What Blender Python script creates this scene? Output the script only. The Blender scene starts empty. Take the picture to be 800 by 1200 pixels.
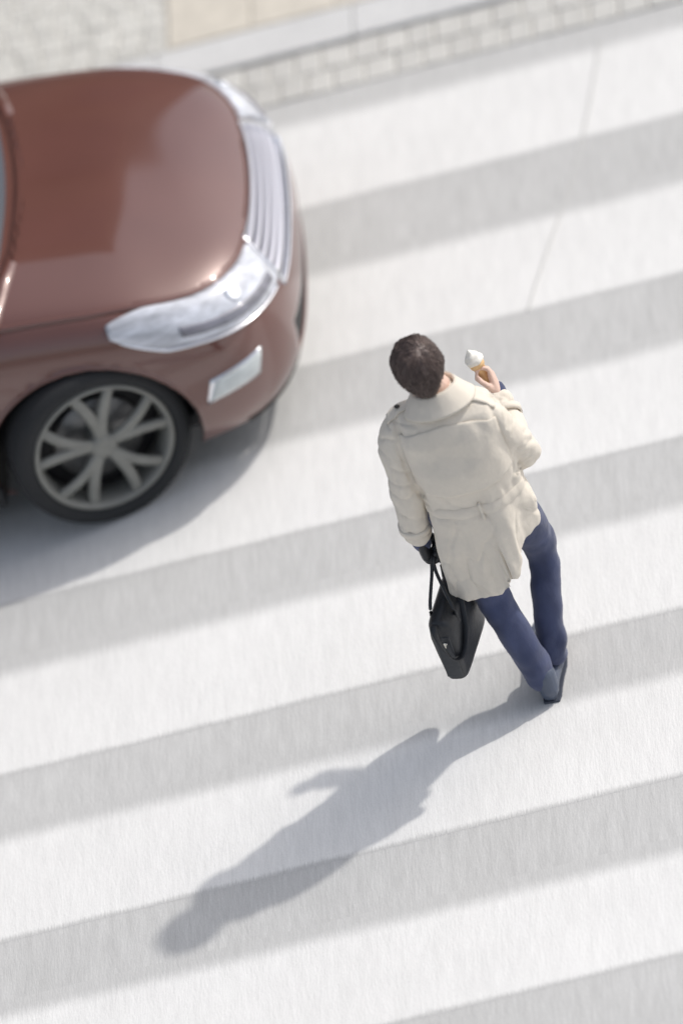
import bpy, bmesh, math, random
import numpy as np
from mathutils import Vector, Matrix, noise
from mathutils.bvhtree import BVHTree

random.seed(7)
SC = bpy.context.scene
COL = SC.collection
R = math.radians

# ------------------------------------------------------------------ camera
PITCH, AZ, ROLL, DIST, FPX = R(37.5), R(11.3), R(21), 45.0, 14580.0
vr = Vector((math.cos(AZ), math.sin(AZ), 0)); vf = Vector((-math.sin(AZ), math.cos(AZ), 0)); vz = Vector((0, 0, 1))
view = vf*math.cos(PITCH) - vz*math.sin(PITCH)
up0 = vf*math.sin(PITCH) + vz*math.cos(PITCH)
cx_ = vr*math.cos(ROLL) - up0*math.sin(ROLL)
cy_ = vr*math.sin(ROLL) + up0*math.cos(ROLL)
cam_d = bpy.data.cameras.new('camera')
cam = bpy.data.objects.new('camera', cam_d); COL.objects.link(cam)
M = Matrix((cx_, cy_, -view)).transposed().to_4x4()
M.translation = Vector((6.42794, -34.57478, 28.09388))
cam.matrix_world = M
cam_d.sensor_fit = 'VERTICAL'; cam_d.sensor_height = 36; cam_d.lens = 437.4
cam_d.clip_start = 1; cam_d.clip_end = 3000
cam_d.dof.use_dof = True; cam_d.dof.focus_distance = 44.6; cam_d.dof.aperture_fstop = 0.75
SC.camera = cam

# ------------------------------------------------------------------ world and sun
SUNV = Vector((1.46, .861, 1.75)).normalized()
world = bpy.data.worlds.new('World'); SC.world = world; world.use_nodes = True
nt = world.node_tree
sky = nt.nodes.new('ShaderNodeTexSky'); sky.sky_type = 'NISHITA'; sky.sun_disc = False
sky.sun_elevation = math.asin(SUNV.z); sky.sun_rotation = math.atan2(SUNV.x, SUNV.y)
sky.air_density = 1.0; sky.dust_density = 3.0; sky.ozone_density = 1.0
hs = nt.nodes.new('ShaderNodeHueSaturation'); hs.inputs['Saturation'].default_value = .5; nt.links.new(sky.outputs[0], hs.inputs['Color'])
bg = nt.nodes['Background']; nt.links.new(hs.outputs[0], bg.inputs[0]); bg.inputs[1].default_value = .15
sl = bpy.data.lights.new('sun', 'SUN'); sl.energy = 2.0; sl.angle = R(1.4); sl.color = (1, .96, .9)
so = bpy.data.objects.new('sun', sl); COL.objects.link(so)
so.rotation_euler = (-SUNV).to_track_quat('-Z', 'Y').to_euler()
so.location = (5, 3, 12)
SC.view_settings.view_transform = 'Standard'; SC.view_settings.look = 'None'
SC.view_settings.exposure = 0.0; SC.view_settings.gamma = 1

# ------------------------------------------------------------------ materials
def mat(name, col, rough=.6, metal=0, coat=0, bump=None, var=None, trans=0, sheen=0, spec=None):
    m = bpy.data.materials.new(name); m.use_nodes = True
    n = m.node_tree; b = n.nodes['Principled BSDF']
    b.inputs['Base Color'].default_value = (*col, 1); b.inputs['Roughness'].default_value = rough
    b.inputs['Metallic'].default_value = metal; b.inputs['Coat Weight'].default_value = coat
    b.inputs['Transmission Weight'].default_value = trans
    if sheen: b.inputs['Sheen Weight'].default_value = sheen; b.inputs['Sheen Roughness'].default_value = .5
    if spec is not None: b.inputs['Specular IOR Level'].default_value = spec
    tc = n.nodes.new('ShaderNodeTexCoord')
    def nz(scale, stretch=(1, 1, 1), detail=4, rotz=0):
        mp = n.nodes.new('ShaderNodeMapping'); n.links.new(tc.outputs['Object'], mp.inputs[0])
        mp.inputs['Scale'].default_value = stretch; mp.inputs['Rotation'].default_value = (0, 0, rotz)
        t = n.nodes.new('ShaderNodeTexNoise'); t.inputs['Scale'].default_value = scale; t.inputs['Detail'].default_value = detail
        n.links.new(mp.outputs[0], t.inputs[0]); return t.outputs['Fac']
    if var:                                  # (amount, scale, stretch)
        cur = None
        for (amt, sc, st) in var:
            t = nz(sc, st); r = n.nodes.new('ShaderNodeMapRange'); n.links.new(t, r.inputs[0])
            r.inputs[1].default_value = .3; r.inputs[2].default_value = .7
            r.inputs[3].default_value = 1-amt; r.inputs[4].default_value = 1+amt
            if cur is None: cur = r.outputs[0]
            else:
                q = n.nodes.new('ShaderNodeMath'); q.operation = 'MULTIPLY'
                n.links.new(cur, q.inputs[0]); n.links.new(r.outputs[0], q.inputs[1]); cur = q.outputs[0]
        mx = n.nodes.new('ShaderNodeVectorMath'); mx.operation = 'SCALE'
        mx.inputs[0].default_value = col; n.links.new(cur, mx.inputs['Scale'])
        n.links.new(mx.outputs[0], b.inputs['Base Color'])
    if bump:                                 # (strength, scale, distance, stretch)
        t = nz(bump[1], bump[3] if len(bump) > 3 else (1, 1, 1), 5)
        bp = n.nodes.new('ShaderNodeBump'); bp.inputs['Strength'].default_value = bump[0]; bp.inputs['Distance'].default_value = bump[2]
        n.links.new(t, bp.inputs['Height']); n.links.new(bp.outputs[0], b.inputs['Normal'])
    return m

ASPH = (.56, .558, .548); PAINT = (.80, .795, .78)
STREAK = [(.05, 26, (1, .11, 1)), (.065, 90, (1, .09, 1)), (.04, 1.3, (1, 1, 1)), (.06, 260, (1, .4, 1))]
m_asph = mat('worn_asphalt', ASPH, .85, var=STREAK, bump=(.35, 130, .004, (1, .25, 1)))

def paint_material():
    # worn road paint: bright in the middle, rubbed off towards its two long edges
    m = mat('road_paint', PAINT, .75, bump=(.35, 130, .004, (1, .25, 1)))
    n = m.node_tree; b = n.nodes['Principled BSDF']; L = n.links.new
    tc = n.nodes.new('ShaderNodeTexCoord')
    def streak(scale, st, amt):
        mp = n.nodes.new('ShaderNodeMapping'); L(tc.outputs['Object'], mp.inputs[0]); mp.inputs['Scale'].default_value = st
        t = n.nodes.new('ShaderNodeTexNoise'); t.inputs['Scale'].default_value = scale; t.inputs['Detail'].default_value = 4
        L(mp.outputs[0], t.inputs[0])
        r = n.nodes.new('ShaderNodeMapRange'); L(t.outputs['Fac'], r.inputs[0])
        r.inputs[1].default_value = .3; r.inputs[2].default_value = .7; r.inputs[3].default_value = -amt; r.inputs[4].default_value = amt; r.clamp = False
        return r.outputs[0]
    def math_(op, a, c):
        q = n.nodes.new('ShaderNodeMath'); q.operation = op
        for i, s in enumerate((a, c)):
            if isinstance(s, (int, float)): q.inputs[i].default_value = s
            else: L(s, q.inputs[i])
        return q.outputs[0]
    sep = n.nodes.new('ShaderNodeSeparateXYZ'); L(tc.outputs['Object'], sep.inputs[0])
    y = math_('ADD', sep.outputs[1], streak(140, (1, .10, 1), .010)); y = math_('ADD', y, streak(3, (1, 1, 1), .006))
    def ramp(lo, hi):
        r = n.nodes.new('ShaderNodeMapRange'); r.interpolation_type = 'SMOOTHSTEP'; L(y, r.inputs[0])
        r.inputs[1].default_value = lo; r.inputs[2].default_value = hi; return r.outputs[0]
    near = ramp(-.300, -.266)                 # near edge, crisp
    far = math_('SUBTRACT', 1.0, ramp(.205, .300))  # far edge, rubbed away
    fac = math_('MULTIPLY', near, far)
    mix = n.nodes.new('ShaderNodeMix'); mix.data_type = 'RGBA'; L(fac, mix.inputs['Factor'])
    mix.inputs['A'].default_value = (*ASPH, 1); mix.inputs['B'].default_value = (*PAINT, 1)
    s = math_('ADD', 1.0, streak(90, (1, .09, 1), .045)); s = math_('ADD', s, streak(26, (1, .11, 1), .03)); s = math_('ADD', s, streak(2, (1, 1, 1), .02))
    s = math_('ADD', s, streak(260, (1, .4, 1), .045))
    vm = n.nodes.new('ShaderNodeVectorMath'); vm.operation = 'SCALE'; L(mix.outputs['Result'], vm.inputs[0]); L(s, vm.inputs['Scale'])
    L(vm.outputs[0], b.inputs['Base Color'])
    return m
m_paint = paint_material()
m_coat = mat('trench_cotton', (.75, .685, .59), .8, sheen=.15, var=[(.03, 9, (1, 1, 1)), (.02, 60, (1, 1, 1))], bump=(.35, 22, .012))
m_coat2 = mat('trench_cotton_trim', (.76, .695, .60), .8, sheen=.15, bump=(.3, 30, .006))
m_navy = mat('navy_wool', (.052, .066, .14), .85, sheen=.2, var=[(.25, 12, (1, 1, .5))], bump=(.5, 16, .012, (1, 1, .6)))
m_skin = mat('skin', (.74, .53, .44), .5, var=[(.06, 30, (1, 1, 1))])
m_hair = mat('dark_hair', (.125, .090, .080), .5, var=[(.25, 40, (1, 1, .25))], bump=(.5, 90, .004, (1, 1, .2)))
m_black = mat('black_leather', (.018, .02, .024), .42, bump=(.5, 70, .003), var=[(.2, 14, (1, 1, 1))])
m_bagside = mat('grey_leather', (.035, .038, .044), .5, bump=(.4, 60, .003), var=[(.2, 10, (1, 1, 1))])
m_shoe = mat('blue_grey_leather', (.08, .10, .145), .35, bump=(.3, 50, .003))
m_sole = mat('shoe_sole', (.055, .065, .09), .6)
m_button = mat('horn_button', (.04, .035, .03), .35)
m_metal = mat('buckle_metal', (.7, .68, .62), .25, metal=1)
m_cream = mat('ice_cream_white', (.86, .84, .78), .5, bump=(.3, 40, .004))
m_wafer = mat('wafer_cone', (.78, .52, .27), .7, bump=(.5, 120, .003))
m_eye = mat('eye_white', (.8, .8, .78), .3); m_iris = mat('iris', (.05, .03, .02), .2)
m_lip = mat('lip', (.45, .2, .17), .5)
m_paintc = mat('copper_brown_paint', (.150, .060, .047), .30, metal=.10, coat=1.0, var=[(.05, 3, (1, 1, 1))])
m_paintc.node_tree.nodes['Principled BSDF'].inputs['Coat Roughness'].default_value = .06; m_paintc.node_tree.nodes['Principled BSDF'].inputs['Coat IOR'].default_value = 1.72; m_paintc.node_tree.nodes['Principled BSDF'].inputs['Specular IOR Level'].default_value = .3
m_dark = mat('black_plastic', (.015, .015, .017), .6, bump=(.3, 60, .002))
m_rubber = mat('tyre_rubber', (.022, .023, .025), .8, bump=(.4, 90, .003))
m_alloy = mat('brushed_alloy', (.26, .26, .24), .5, metal=.3, var=[(.08, 14, (1, 1, 1))])
m_chrome = mat('chrome', (.85, .86, .9), .16, metal=1)
m_silver = mat('satin_silver', (.62, .62, .68), .38, metal=.6)
m_lens = mat('headlight_lens', (.60, .62, .68), .14, coat=1, var=[(.3, 9, (.5, 1.6, 2.5)), (.15, 30, (.4, 1.5, 2))])
m_house = mat('headlight_housing', (.20, .20, .24), .3, coat=1, var=[(.3, 14, (.5, 1.5, 2))])
m_lamp = mat('lamp_reflector', (.85, .87, .92), .15, metal=.8)
m_fog = mat('fog_lamp_lens', (.62, .66, .66), .3, coat=1, var=[(.08, 30, (1, 1, 1))])
m_glass = mat('dark_car_glass', (.02, .025, .035), .06, coat=1)
m_disc = mat('brake_steel', (.22, .22, .22), .45, metal=.8)

# ------------------------------------------------------------------ helpers
def new_obj(name, verts, faces, m=None, parent=None, smooth=True, mats=None, fm=None, fix=False):
    me = bpy.data.meshes.new(name)
    me.from_pydata([tuple(v) for v in verts], [], [tuple(int(i) for i in f) for f in faces])
    me.validate(); 
    if fix:
        b = bmesh.new(); b.from_mesh(me); bmesh.ops.remove_doubles(b, verts=b.verts, dist=1e-5)
        bmesh.ops.recalc_face_normals(b, faces=b.faces); b.to_mesh(me); b.free()
    if smooth: me.polygons.foreach_set('use_smooth', [True]*len(me.polygons))
    for mm in (mats or ([m] if m else [])): me.materials.append(mm)
    if fm is not None and len(fm) == len(me.polygons): me.polygons.foreach_set('material_index', fm)
    me.update()
    o = bpy.data.objects.new(name, me); COL.objects.link(o)
    if parent is not None: o.parent = parent
    return o
def empty(name, loc=(0, 0, 0), rz=0):
    o = bpy.data.objects.new(name, None); COL.objects.link(o); o.location = loc; o.rotation_euler = (0, 0, rz); o.empty_display_size = .1
    return o
def tag(o, label=None, cat=None, group=None, kind=None):
    for k, v in (('label', label), ('category', cat), ('group', group), ('kind', kind)):
        if v: o[k] = v
    return o
class MB:
    def __init__(s): s.v = []; s.f = []
    def add(s, v, f):
        k = len(s.v); s.v += [tuple(p) for p in v]; s.f += [tuple(i+k for i in q) for q in f]; return s
    def obj(s, name, m, parent=None, smooth=True, fix=True): return new_obj(name, s.v, s.f, m, parent, smooth, fix=fix)
def frame(t, ref=Vector((0, 0, 1))):
    t = t.normalized()
    if abs(t.dot(ref)) > .985: ref = Vector((0, 1, 0))
    a = t.cross(ref).normalized(); b = a.cross(t).normalized(); return a, b
def tube(pts, rad, n=14, caps=True, ref=Vector((0, 0, 1))):
    """lofted tube; rad: list of r or (ra, rb); rounded caps"""
    pts = [Vector(p) for p in pts]; rad = [(q, q) if isinstance(q, (int, float)) else q for q in rad]
    P = []; Q = []
    if caps:
        t = (pts[0]-pts[1]).normalized(); r = rad[0]; m_ = min(r)
        for k in (85, 60, 30): P.append(pts[0]+t*m_*math.sin(R(k))); Q.append((r[0]*math.cos(R(k)), r[1]*math.cos(R(k))))
    P += pts; Q += rad
    if caps:
        t = (pts[-1]-pts[-2]).normalized(); r = rad[-1]; m_ = min(r)
        for k in (30, 60, 85): P.append(pts[-1]+t*m_*math.sin(R(k))); Q.append((r[0]*math.cos(R(k)), r[1]*math.cos(R(k))))
    v = []; f = []
    for i, p in enumerate(P):
        t = (P[min(i+1, len(P)-1)]-P[max(i-1, 0)])
        a, b = frame(t, ref)
        for j in range(n):
            w = 2*math.pi*j/n; v.append(p+a*Q[i][0]*math.cos(w)+b*Q[i][1]*math.sin(w))
    for i in range(len(P)-1):
        for j in range(n):
            f.append((i*n+j, i*n+(j+1) % n, (i+1)*n+(j+1) % n, (i+1)*n+j))
    f.append(tuple(range(n))[::-1]); f.append(tuple((len(P)-1)*n+j for j in range(n)))
    return v, f
def spline(pts, k=6):
    """Catmull-Rom through rows of numbers"""
    A = np.array(pts, float); A = np.vstack([2*A[0]-A[1], A, 2*A[-1]-A[-2]]); out = []
    for i in range(1, len(A)-2):
        for s in range(k):
            t = s/k; p0, p1, p2, p3 = A[i-1:i+3]
            out.append(.5*((2*p1)+(p2-p0)*t+(2*p0-5*p1+4*p2-p3)*t*t+(3*p1-p0-3*p2+p3)*t**3))
    out.append(A[-2]); return np.array(out)
def limb(rows, k=6, n=18, **kw):
    kw.setdefault('ref', Vector((1, 0, 0)))
    s = spline(rows, k); return tube([r[:3] for r in s], [(r[3], r[-1]) for r in s], n, **kw)
def box(c, s, rot=None, bev=0):
    c = Vector(c); b = bmesh.new(); bmesh.ops.create_cube(b, size=1)
    for q in b.verts: q.co = Vector((q.co.x*s[0], q.co.y*s[1], q.co.z*s[2]))
    if bev: bmesh.ops.bevel(b, geom=b.edges[:], offset=bev, segments=3, affect='EDGES', profile=.6)
    for q in b.verts:
        if rot is not None: q.co = rot @ q.co
        q.co += c
    b.verts.index_update(); v = [q.co.copy() for q in b.verts]; f = [tuple(x.index for x in fc.verts) for fc in b.faces]; b.free(); return v, f
def ellip(c, s, n=20, rot=None):
    v = []; f = []
    for i in range(n+1):
        a = math.pi*i/n
        for j in range(2*n):
            w = math.pi*j/n; p = Vector((s[0]*math.sin(a)*math.cos(w), s[1]*math.sin(a)*math.sin(w), s[2]*math.cos(a)))
            if rot is not None: p = rot @ p
            v.append(p+Vector(c))
    for i in range(n):
        for j in range(2*n): f.append((i*2*n+j, (i+1)*2*n+j, (i+1)*2*n+(j+1) % (2*n), i*2*n+(j+1) % (2*n)))
    return v, f
def remesh(o, voxel, smooth=4, factor=.5):
    md = o.modifiers.new('r', 'REMESH'); md.mode = 'VOXEL'; md.voxel_size = voxel; md.use_smooth_shade = True
    if smooth: ms = o.modifiers.new('s', 'SMOOTH'); ms.iterations = smooth; ms.factor = factor
    dg = bpy.context.evaluated_depsgraph_get(); dg.update()
    me = bpy.data.meshes.new_from_object(o.evaluated_get(dg))
    old = o.data; mt = list(old.materials); o.modifiers.clear(); o.data = me; bpy.data.meshes.remove(old); me.name = o.name
    me.materials.clear()
    for q in mt: me.materials.append(q)
    me.polygons.foreach_set('use_smooth', [True]*len(me.polygons)); return o
def displace(o, fn):
    me = o.data; nr = [v.normal.copy() for v in me.vertices]
    for v, n_ in zip(me.vertices, nr):
        d = fn(v.co, n_)
        if d: v.co = v.co + n_*d
    me.update()
def fold(p, sx, sy, sz, off=0): return noise.noise(Vector((p.x*sx+off, p.y*sy, p.z*sz+off)))

# ------------------------------------------------------------------ the setting
def sheet(name, x0, x1, y0, y1, z, m, lab=None):
    o = new_obj(name, [(x0, y0, z), (x1, y0, z), (x1, y1, z), (x0, y1, z)], [(0, 1, 2, 3)], m, smooth=False); return o
m_far = mat('city_ground', (.30, .295, .28), .9, var=[(.1, .3, (1, 1, 1))])
tag(sheet('ground', -600, 600, -600, 600, -.06, m_far), 'pale city ground reaching far beyond the street', 'ground', kind='structure')
road = sheet('road', -60, 60, -9.5, 3.905, 0, m_asph)
tag(road, 'pale sunlit asphalt roadway crossed by the pedestrian crossing', 'road', kind='structure')
far_edges = [3.76, 2.791, 1.832, .884, -.058, -1.03, -1.99]; near_edges = [3.236, 2.269, 1.302, .326, -.597, -1.553, -2.51]
words = ['far kerb', 'second from far kerb', 'beside the car headlight', 'level with the tyre', 'under the briefcase', 'under the shadow head', 'nearest to the viewer']
for i in range(7):
    a, b = near_edges[i], far_edges[i]; c = (a+b)/2; h = (b-a)/2
    v = [(-7, -.303, 0), (3.2, -.303, 0), (3.2, .34, 0), (-7, .34, 0)]
    o = new_obj('crossing_stripe', v, [(0, 1, 2, 3)], m_paint, smooth=False)
    o.location = (0, c, .0006); o.scale = (1, (h)/.265, 1)
    tag(o, 'worn white crossing stripe ' + words[i], 'road marking', 'white stripes of the pedestrian crossing', 'structure')
# thin seam running across the far stripes
sm = MB(); sp = spline([(.372, 3.80, .0045), (.30, 3.35, .0045), (.20, 2.9, .0045), (.07, 2.45, .0045), (.015, 2.24, .0045)], 8)
for i in range(len(sp)-1):
    p, q = sp[i], sp[i+1]; w = .0045
    sm.add([(p[0]-w, p[1], .0065), (p[0]+w, p[1], .0065), (q[0]+w, q[1], .0065), (q[0]-w, q[1], .0065)], [(0, 1, 2, 3)])
m_seam = mat('sealed_crack', (.60, .598, .585), .8)
tag(sm.obj('road_seam', m_seam, smooth=False), 'thin grey seam running slantwise across the far crossing stripes', 'road seam', kind='structure')

def pavers(name, x0, x1, y0, y1, z, bl, bw, m, joint=.006, along_x=True, stagger=.5, jit=.002, seed=1):
    rg = random.Random(seed); mb = MB(); nrow = max(1, round((y1-y0)/bw)); bw = (y1-y0)/nrow
    for r_ in range(nrow):
        off = (r_ % 2)*stagger*bl; x = x0-off
        while x < x1:
            L = bl*rg.uniform(.9, 1.1); a, b = max(x, x0), min(x+L, x1); x += L
            if b-a < .03: continue
            dz = rg.uniform(-jit, jit); jx = rg.uniform(0, .004); jy = rg.uniform(-.003, .003)
            lo = (a+joint/2+jx, y0+r_*bw+joint/2+jy); hi = (b-joint/2, y0+(r_+1)*bw-joint/2+jy); e = .005
            t = rg.uniform(-jit, jit)
            v = [(lo[0], lo[1], z-.04), (hi[0], lo[1], z-.04), (hi[0], hi[1], z-.04), (lo[0], hi[1], z-.04),
                 (lo[0], lo[1], z-e+dz), (hi[0], lo[1], z-e+dz), (hi[0], hi[1], z-e+dz), (lo[0], hi[1], z-e+dz),
                 (lo[0]+e, lo[1]+e, z+dz+t), (hi[0]-e, lo[1]+e, z+dz), (hi[0]-e, hi[1]-e, z+dz-t), (lo[0]+e, hi[1]-e, z+dz)]
            f = [(0, 1, 5, 4), (1, 2, 6, 5), (2, 3, 7, 6), (3, 0, 4, 7), (4, 5, 9, 8), (5, 6, 10, 9), (6, 7, 11, 10), (7, 4, 8, 11), (8, 9, 10, 11)]
            mb.add(v, f)
    return mb.obj(name, m, smooth=False, fix=False)
def brick_mat(name, col, amt):
    m = mat(name, col, .85, var=[(.06, 18, (1, .6, 1)), (.05, 90, (1, .3, 1))], bump=(.5, 60, .004))
    n = m.node_tree; b = n.nodes['Principled BSDF']; g_ = n.nodes.new('ShaderNodeNewGeometry')
    r = n.nodes.new('ShaderNodeMapRange'); n.links.new(g_.outputs['Random Per Island'], r.inputs[0])
    r.inputs[3].default_value = 1-amt; r.inputs[4].default_value = 1+amt
    s = n.nodes.new('ShaderNodeVectorMath'); s.operation = 'SCALE'
    n.links.new(b.inputs['Base Color'].links[0].from_socket, s.inputs[0]); n.links.new(r.outputs[0], s.inputs['Scale'])
    n.links.new(s.outputs[0], b.inputs['Base Color']); return m
m_brick = brick_mat('gutter_stone', (.60, .59, .56), .07)
m_block = brick_mat('pale_block', (.66, .65, .61), .07)
m_beige = brick_mat('beige_slab', (.66, .615, .535), .03)
m_kerb = mat('kerb_granite', (.66, .66, .655), .8, var=[(.06, 60, (1, .4, 1)), (.05, 4, (1, 1, 1))], bump=(.4, 90, .003))
m_sand = mat('joint_sand', (.48, .47, .44), .9)
tag(sheet('gutter_bed', -12, 12, 3.905, 4.41, -.005, m_sand), 'sandy joints between the gutter stones', 'gutter', kind='structure')
tag(pavers('gutter_paving', -6, 5, 3.91, 4.196, .004, .115, .145, m_brick, seed=3), 'strip of small pale gutter stones along the kerb', 'gutter', kind='structure')
kb = MB(); x = -6.2
while x < 6:
    kb.add(*box((x+.4, 4.305, -.0), (.795, .205, .040), bev=.006)); x += .8
tag(kb.obj('kerb', m_kerb, fix=False, smooth=False), 'low dropped granite kerb between gutter and pavement', 'kerb', kind='structure')
tag(sheet('pavement', -60, 60, 4.41, 12, .009, m_sand), 'pavement bed behind the kerb', 'pavement', kind='structure')
tag(pavers('block_paving', -5.5, -1.358, 4.415, 7.4, .018, .105, .085, m_block, seed=5), 'pale block paving behind the car', 'pavement', kind='structure')
tag(pavers('slab_paving', -1.352, 5, 4.415, 5.2, .018, .36, .40, m_beige, seed=8, stagger=.5, jit=.001), 'smooth beige slabs set in the pavement behind the kerb', 'pavement', kind='structure')
tag(pavers('block_paving', -1.352, 5, 5.205, 7.4, .018, .105, .085, m_block, seed=9), 'pale block paving beyond the beige slabs', 'pavement', kind='structure')

# ------------------------------------------------------------------ unseen building across the street, added as a dark reflection for the bonnet
bd = tag(empty('reflection_building', (-17.6, 13.6, 0)), 'brown building out of view across the pavement, added for the bonnet to reflect', 'building')
m_wall = mat('brown_stone', (.20, .165, .13), .8, var=[(.15, .8, (1, 1, .5))], bump=(.3, 8, .02)); m_win = mat('window_glass', (.05, .07, .09), .1, coat=1); m_frm = mat('window_frame', (.30, .27, .24), .5)
wb = MB(); NX, NZ, PX, PZ, H0 = 14, 4, 2.6, 3.2, .6
wb.add(*box((0, 4.4, 6.9), (NX*PX, 8, 13.8)))
for i in range(NX+1): wb.add(*box(((i-NX/2)*PX, .2, 6.7), (.7, .44, 13.4)))
for k in range(NZ+1): wb.add(*box((0, .25, H0+k*PZ), (NX*PX+.6, .30, .9)))
wb.add(*box((0, .2, 13.9), (NX*PX+1, .9, .4)))
wb.obj('wall', m_wall, bd, smooth=False, fix=False)
fb_ = MB().add(*box((0, 0, 0), (1.9, .06, 2.5))).obj('window', m_win, bd, smooth=False)
fr2 = MB().add(*box((0, -.02, 0), (.06, .1, 2.5))).add(*box((0, -.02, .4), (1.9, .1, .06))).obj('frame', m_frm, fb_, smooth=False, fix=False)
first = True
for i in range(NX):
    for k in range(NZ):
        w_ = fb_ if first else fb_.copy(); f_ = fr2 if first else fr2.copy()
        if not first: COL.objects.link(w_); COL.objects.link(f_); f_.parent = w_
        first = False; w_.parent = bd; w_.location = ((i-NX/2+.5)*PX, .37, H0+(k+.5)*PZ)

# ------------------------------------------------------------------ the car
CARX, CARY = -1.549, 1.60          # tyre contact; car space: x forward, y from near side to far side, centre line y = CW
CW = .88
car = tag(empty('parked_car', (CARX, CARY, 0)), 'copper brown car with silver grille nosing onto the crossing', 'car')
car.name = 'car'
def lerp(x, xs, ys): return float(np.interp(x, xs, ys))
def zc(x): return lerp(x, [-3.5, -2.6, -1.2, -.3, -.1, .2, .5, .66, .80], [.92, .98, 1.03, 1.01, .98, .935, .85, .775, .66])
def Hh(x, h):                                  # height of the bonnet at x and distance h from the centre line
    u = abs(h)/.86; return zc(x) - .085*u**2.2 + .016*math.exp(-((u-.62)/.09)**2)
# columns around half the plan: front centre -> side -> rear centre; (x, h) at row 2, then centreline x for the top rows
cols = [(.815, 0, .42), (.81, .22, .41), (.792, .44, .38), (.730, .625, .33), (.615, .76, .27), (.46, .82, .20), (.30, .855, .12), (.12, .87, .0), (-.08, .875, -.12),
        (-.30, .878, -.28), (-.6, .88, -.6), (-1.2, .88, -1.2), (-1.9, .88, -1.9), (-2.5, .88, -2.5), (-2.9, .86, -2.85), (-3.2, .78, -3.05), (-3.38, .55, -3.15), (-3.42, .25, -3.2), (-3.43, 0, -3.22)]
NC = len(cols); NR = 9
ctrl = np.zeros((NR, NC, 3))                   # x, h, z
for c, (x, h, xc) in enumerate(cols):
    L = math.hypot(x+.9 if x > -.9 else x+1.9, h); s_ = 1 if x > -1.5 else -1
    fr = max(0, min(1, (x-.0)/.8)) if x > 0 else (max(0, min(1, (-2.6-x)/.8)) if x < -2.6 else 0)   # how much the column is part of the nose or tail
    sg = 1 if x > 0 else -1
    zsh = lerp(x, [-3.43, -2.6, -.6, 0, .3, .55, .7, .8], [.84, .90, .905, .865, .82, .745, .70, .665])
    ins = [.075, .02, .0, .005, .055]
    zz = [.19, .27, .42, .58, zsh]
    for r_ in range(5):
        hx = ins[r_]
        ctrl[r_, c] = (x - sg*hx*fr, h*(1-hx/.88*(1-fr*.3)) if h > 0 else 0, zz[r_])
    x4, h4 = ctrl[4, c, 0], ctrl[4, c, 1]
    for r_, t in ((5, .16), (6, .42), (7, .72), (8, 1.0)):
        xx = x4+(xc-x4)*t; hh = h4*(1-t); ctrl[r_, c] = (xx, hh, Hh(xx, hh))
def extend(G):
    t0 = 2*G[0]-G[1]; t1 = G[-1].copy(); t1 = G[-2]*np.array([1, -1, 1])    # mirror across the centre line
    G = np.concatenate([t0[None], G, t1[None]], 0)
    l = G[:, 1]*np.array([1, -1, 1]); r_ = G[:, -2]*np.array([1, -1, 1])
    return np.concatenate([l[:, None], G, r_[:, None]], 1)
EX = extend(ctrl)
def bs(t): return np.array([(1-t)**3, 3*t**3-6*t**2+4, -3*t**3+3*t**2+3*t+1, t**3])/6
def S(r_, c):
    r_ = min(max(r_, 0), NR-1-1e-6); c = min(max(c, 0), NC-1-1e-6)
    i, j = int(r_), int(c); a = bs(r_-i); b = bs(c-j)
    p = np.einsum('i,j,ijk->k', a, b, EX[i:i+4, j:j+4]); return Vector(p)
def SN(r_, c):
    e = .02; n_ = (S(r_, c+e)-S(r_, c-e)).cross(S(r_+e, c)-S(r_-e, c)); n_.normalize()
    q = S(r_, c)-Vector((-.9, 0, .4)); 
    if n_.dot(q) < 0: n_ = -n_
    return n_
def side(p, s): return (p[0], CW - s*p[1], p[2])    # s=+1: near side, s=-1: far side
def patch(fn, nu, nv, off=0.0, both=True, thick=0, s_only=None):
    """fn(u,v)->(r,c) in 0..1; offset outwards"""
    mb = MB()
    for s in ((1, -1) if both else ((s_only or 1),)):
        v = []
        for i in range(nu+1):
            for j in range(nv+1):
                r_, c = fn(i/nu, j/nv); o_ = off(i/nu, j/nv) if callable(off) else off
                p = S(r_, c) + SN(r_, c)*o_; v.append(side(p, s))
        f = [(i*(nv+1)+j, (i+1)*(nv+1)+j, (i+1)*(nv+1)+j+1, i*(nv+1)+j+1) for i in range(nu) for j in range(nv)]
        if thick:
            k = len(v)
            for i in range(nu+1):
                for j in range(nv+1):
                    r_, c = fn(i/nu, j/nv); v.append(side(S(r_, c)-SN(r_, c)*thick, s))
            ring = [(i, 0) for i in range(nu+1)]+[(nu, j) for j in range(1, nv+1)]+[(i, nv) for i in range(nu-1, -1, -1)]+[(0, j) for j in range(nv-1, 0, -1)]
            ids = [a*(nv+1)+b for a, b in ring]
            f += [(ids[q], ids[(q+1) % len(ids)], ids[(q+1) % len(ids)]+k, ids[q]+k) for q in range(len(ids))]
        mb.add(v, f)
    return mb
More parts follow.
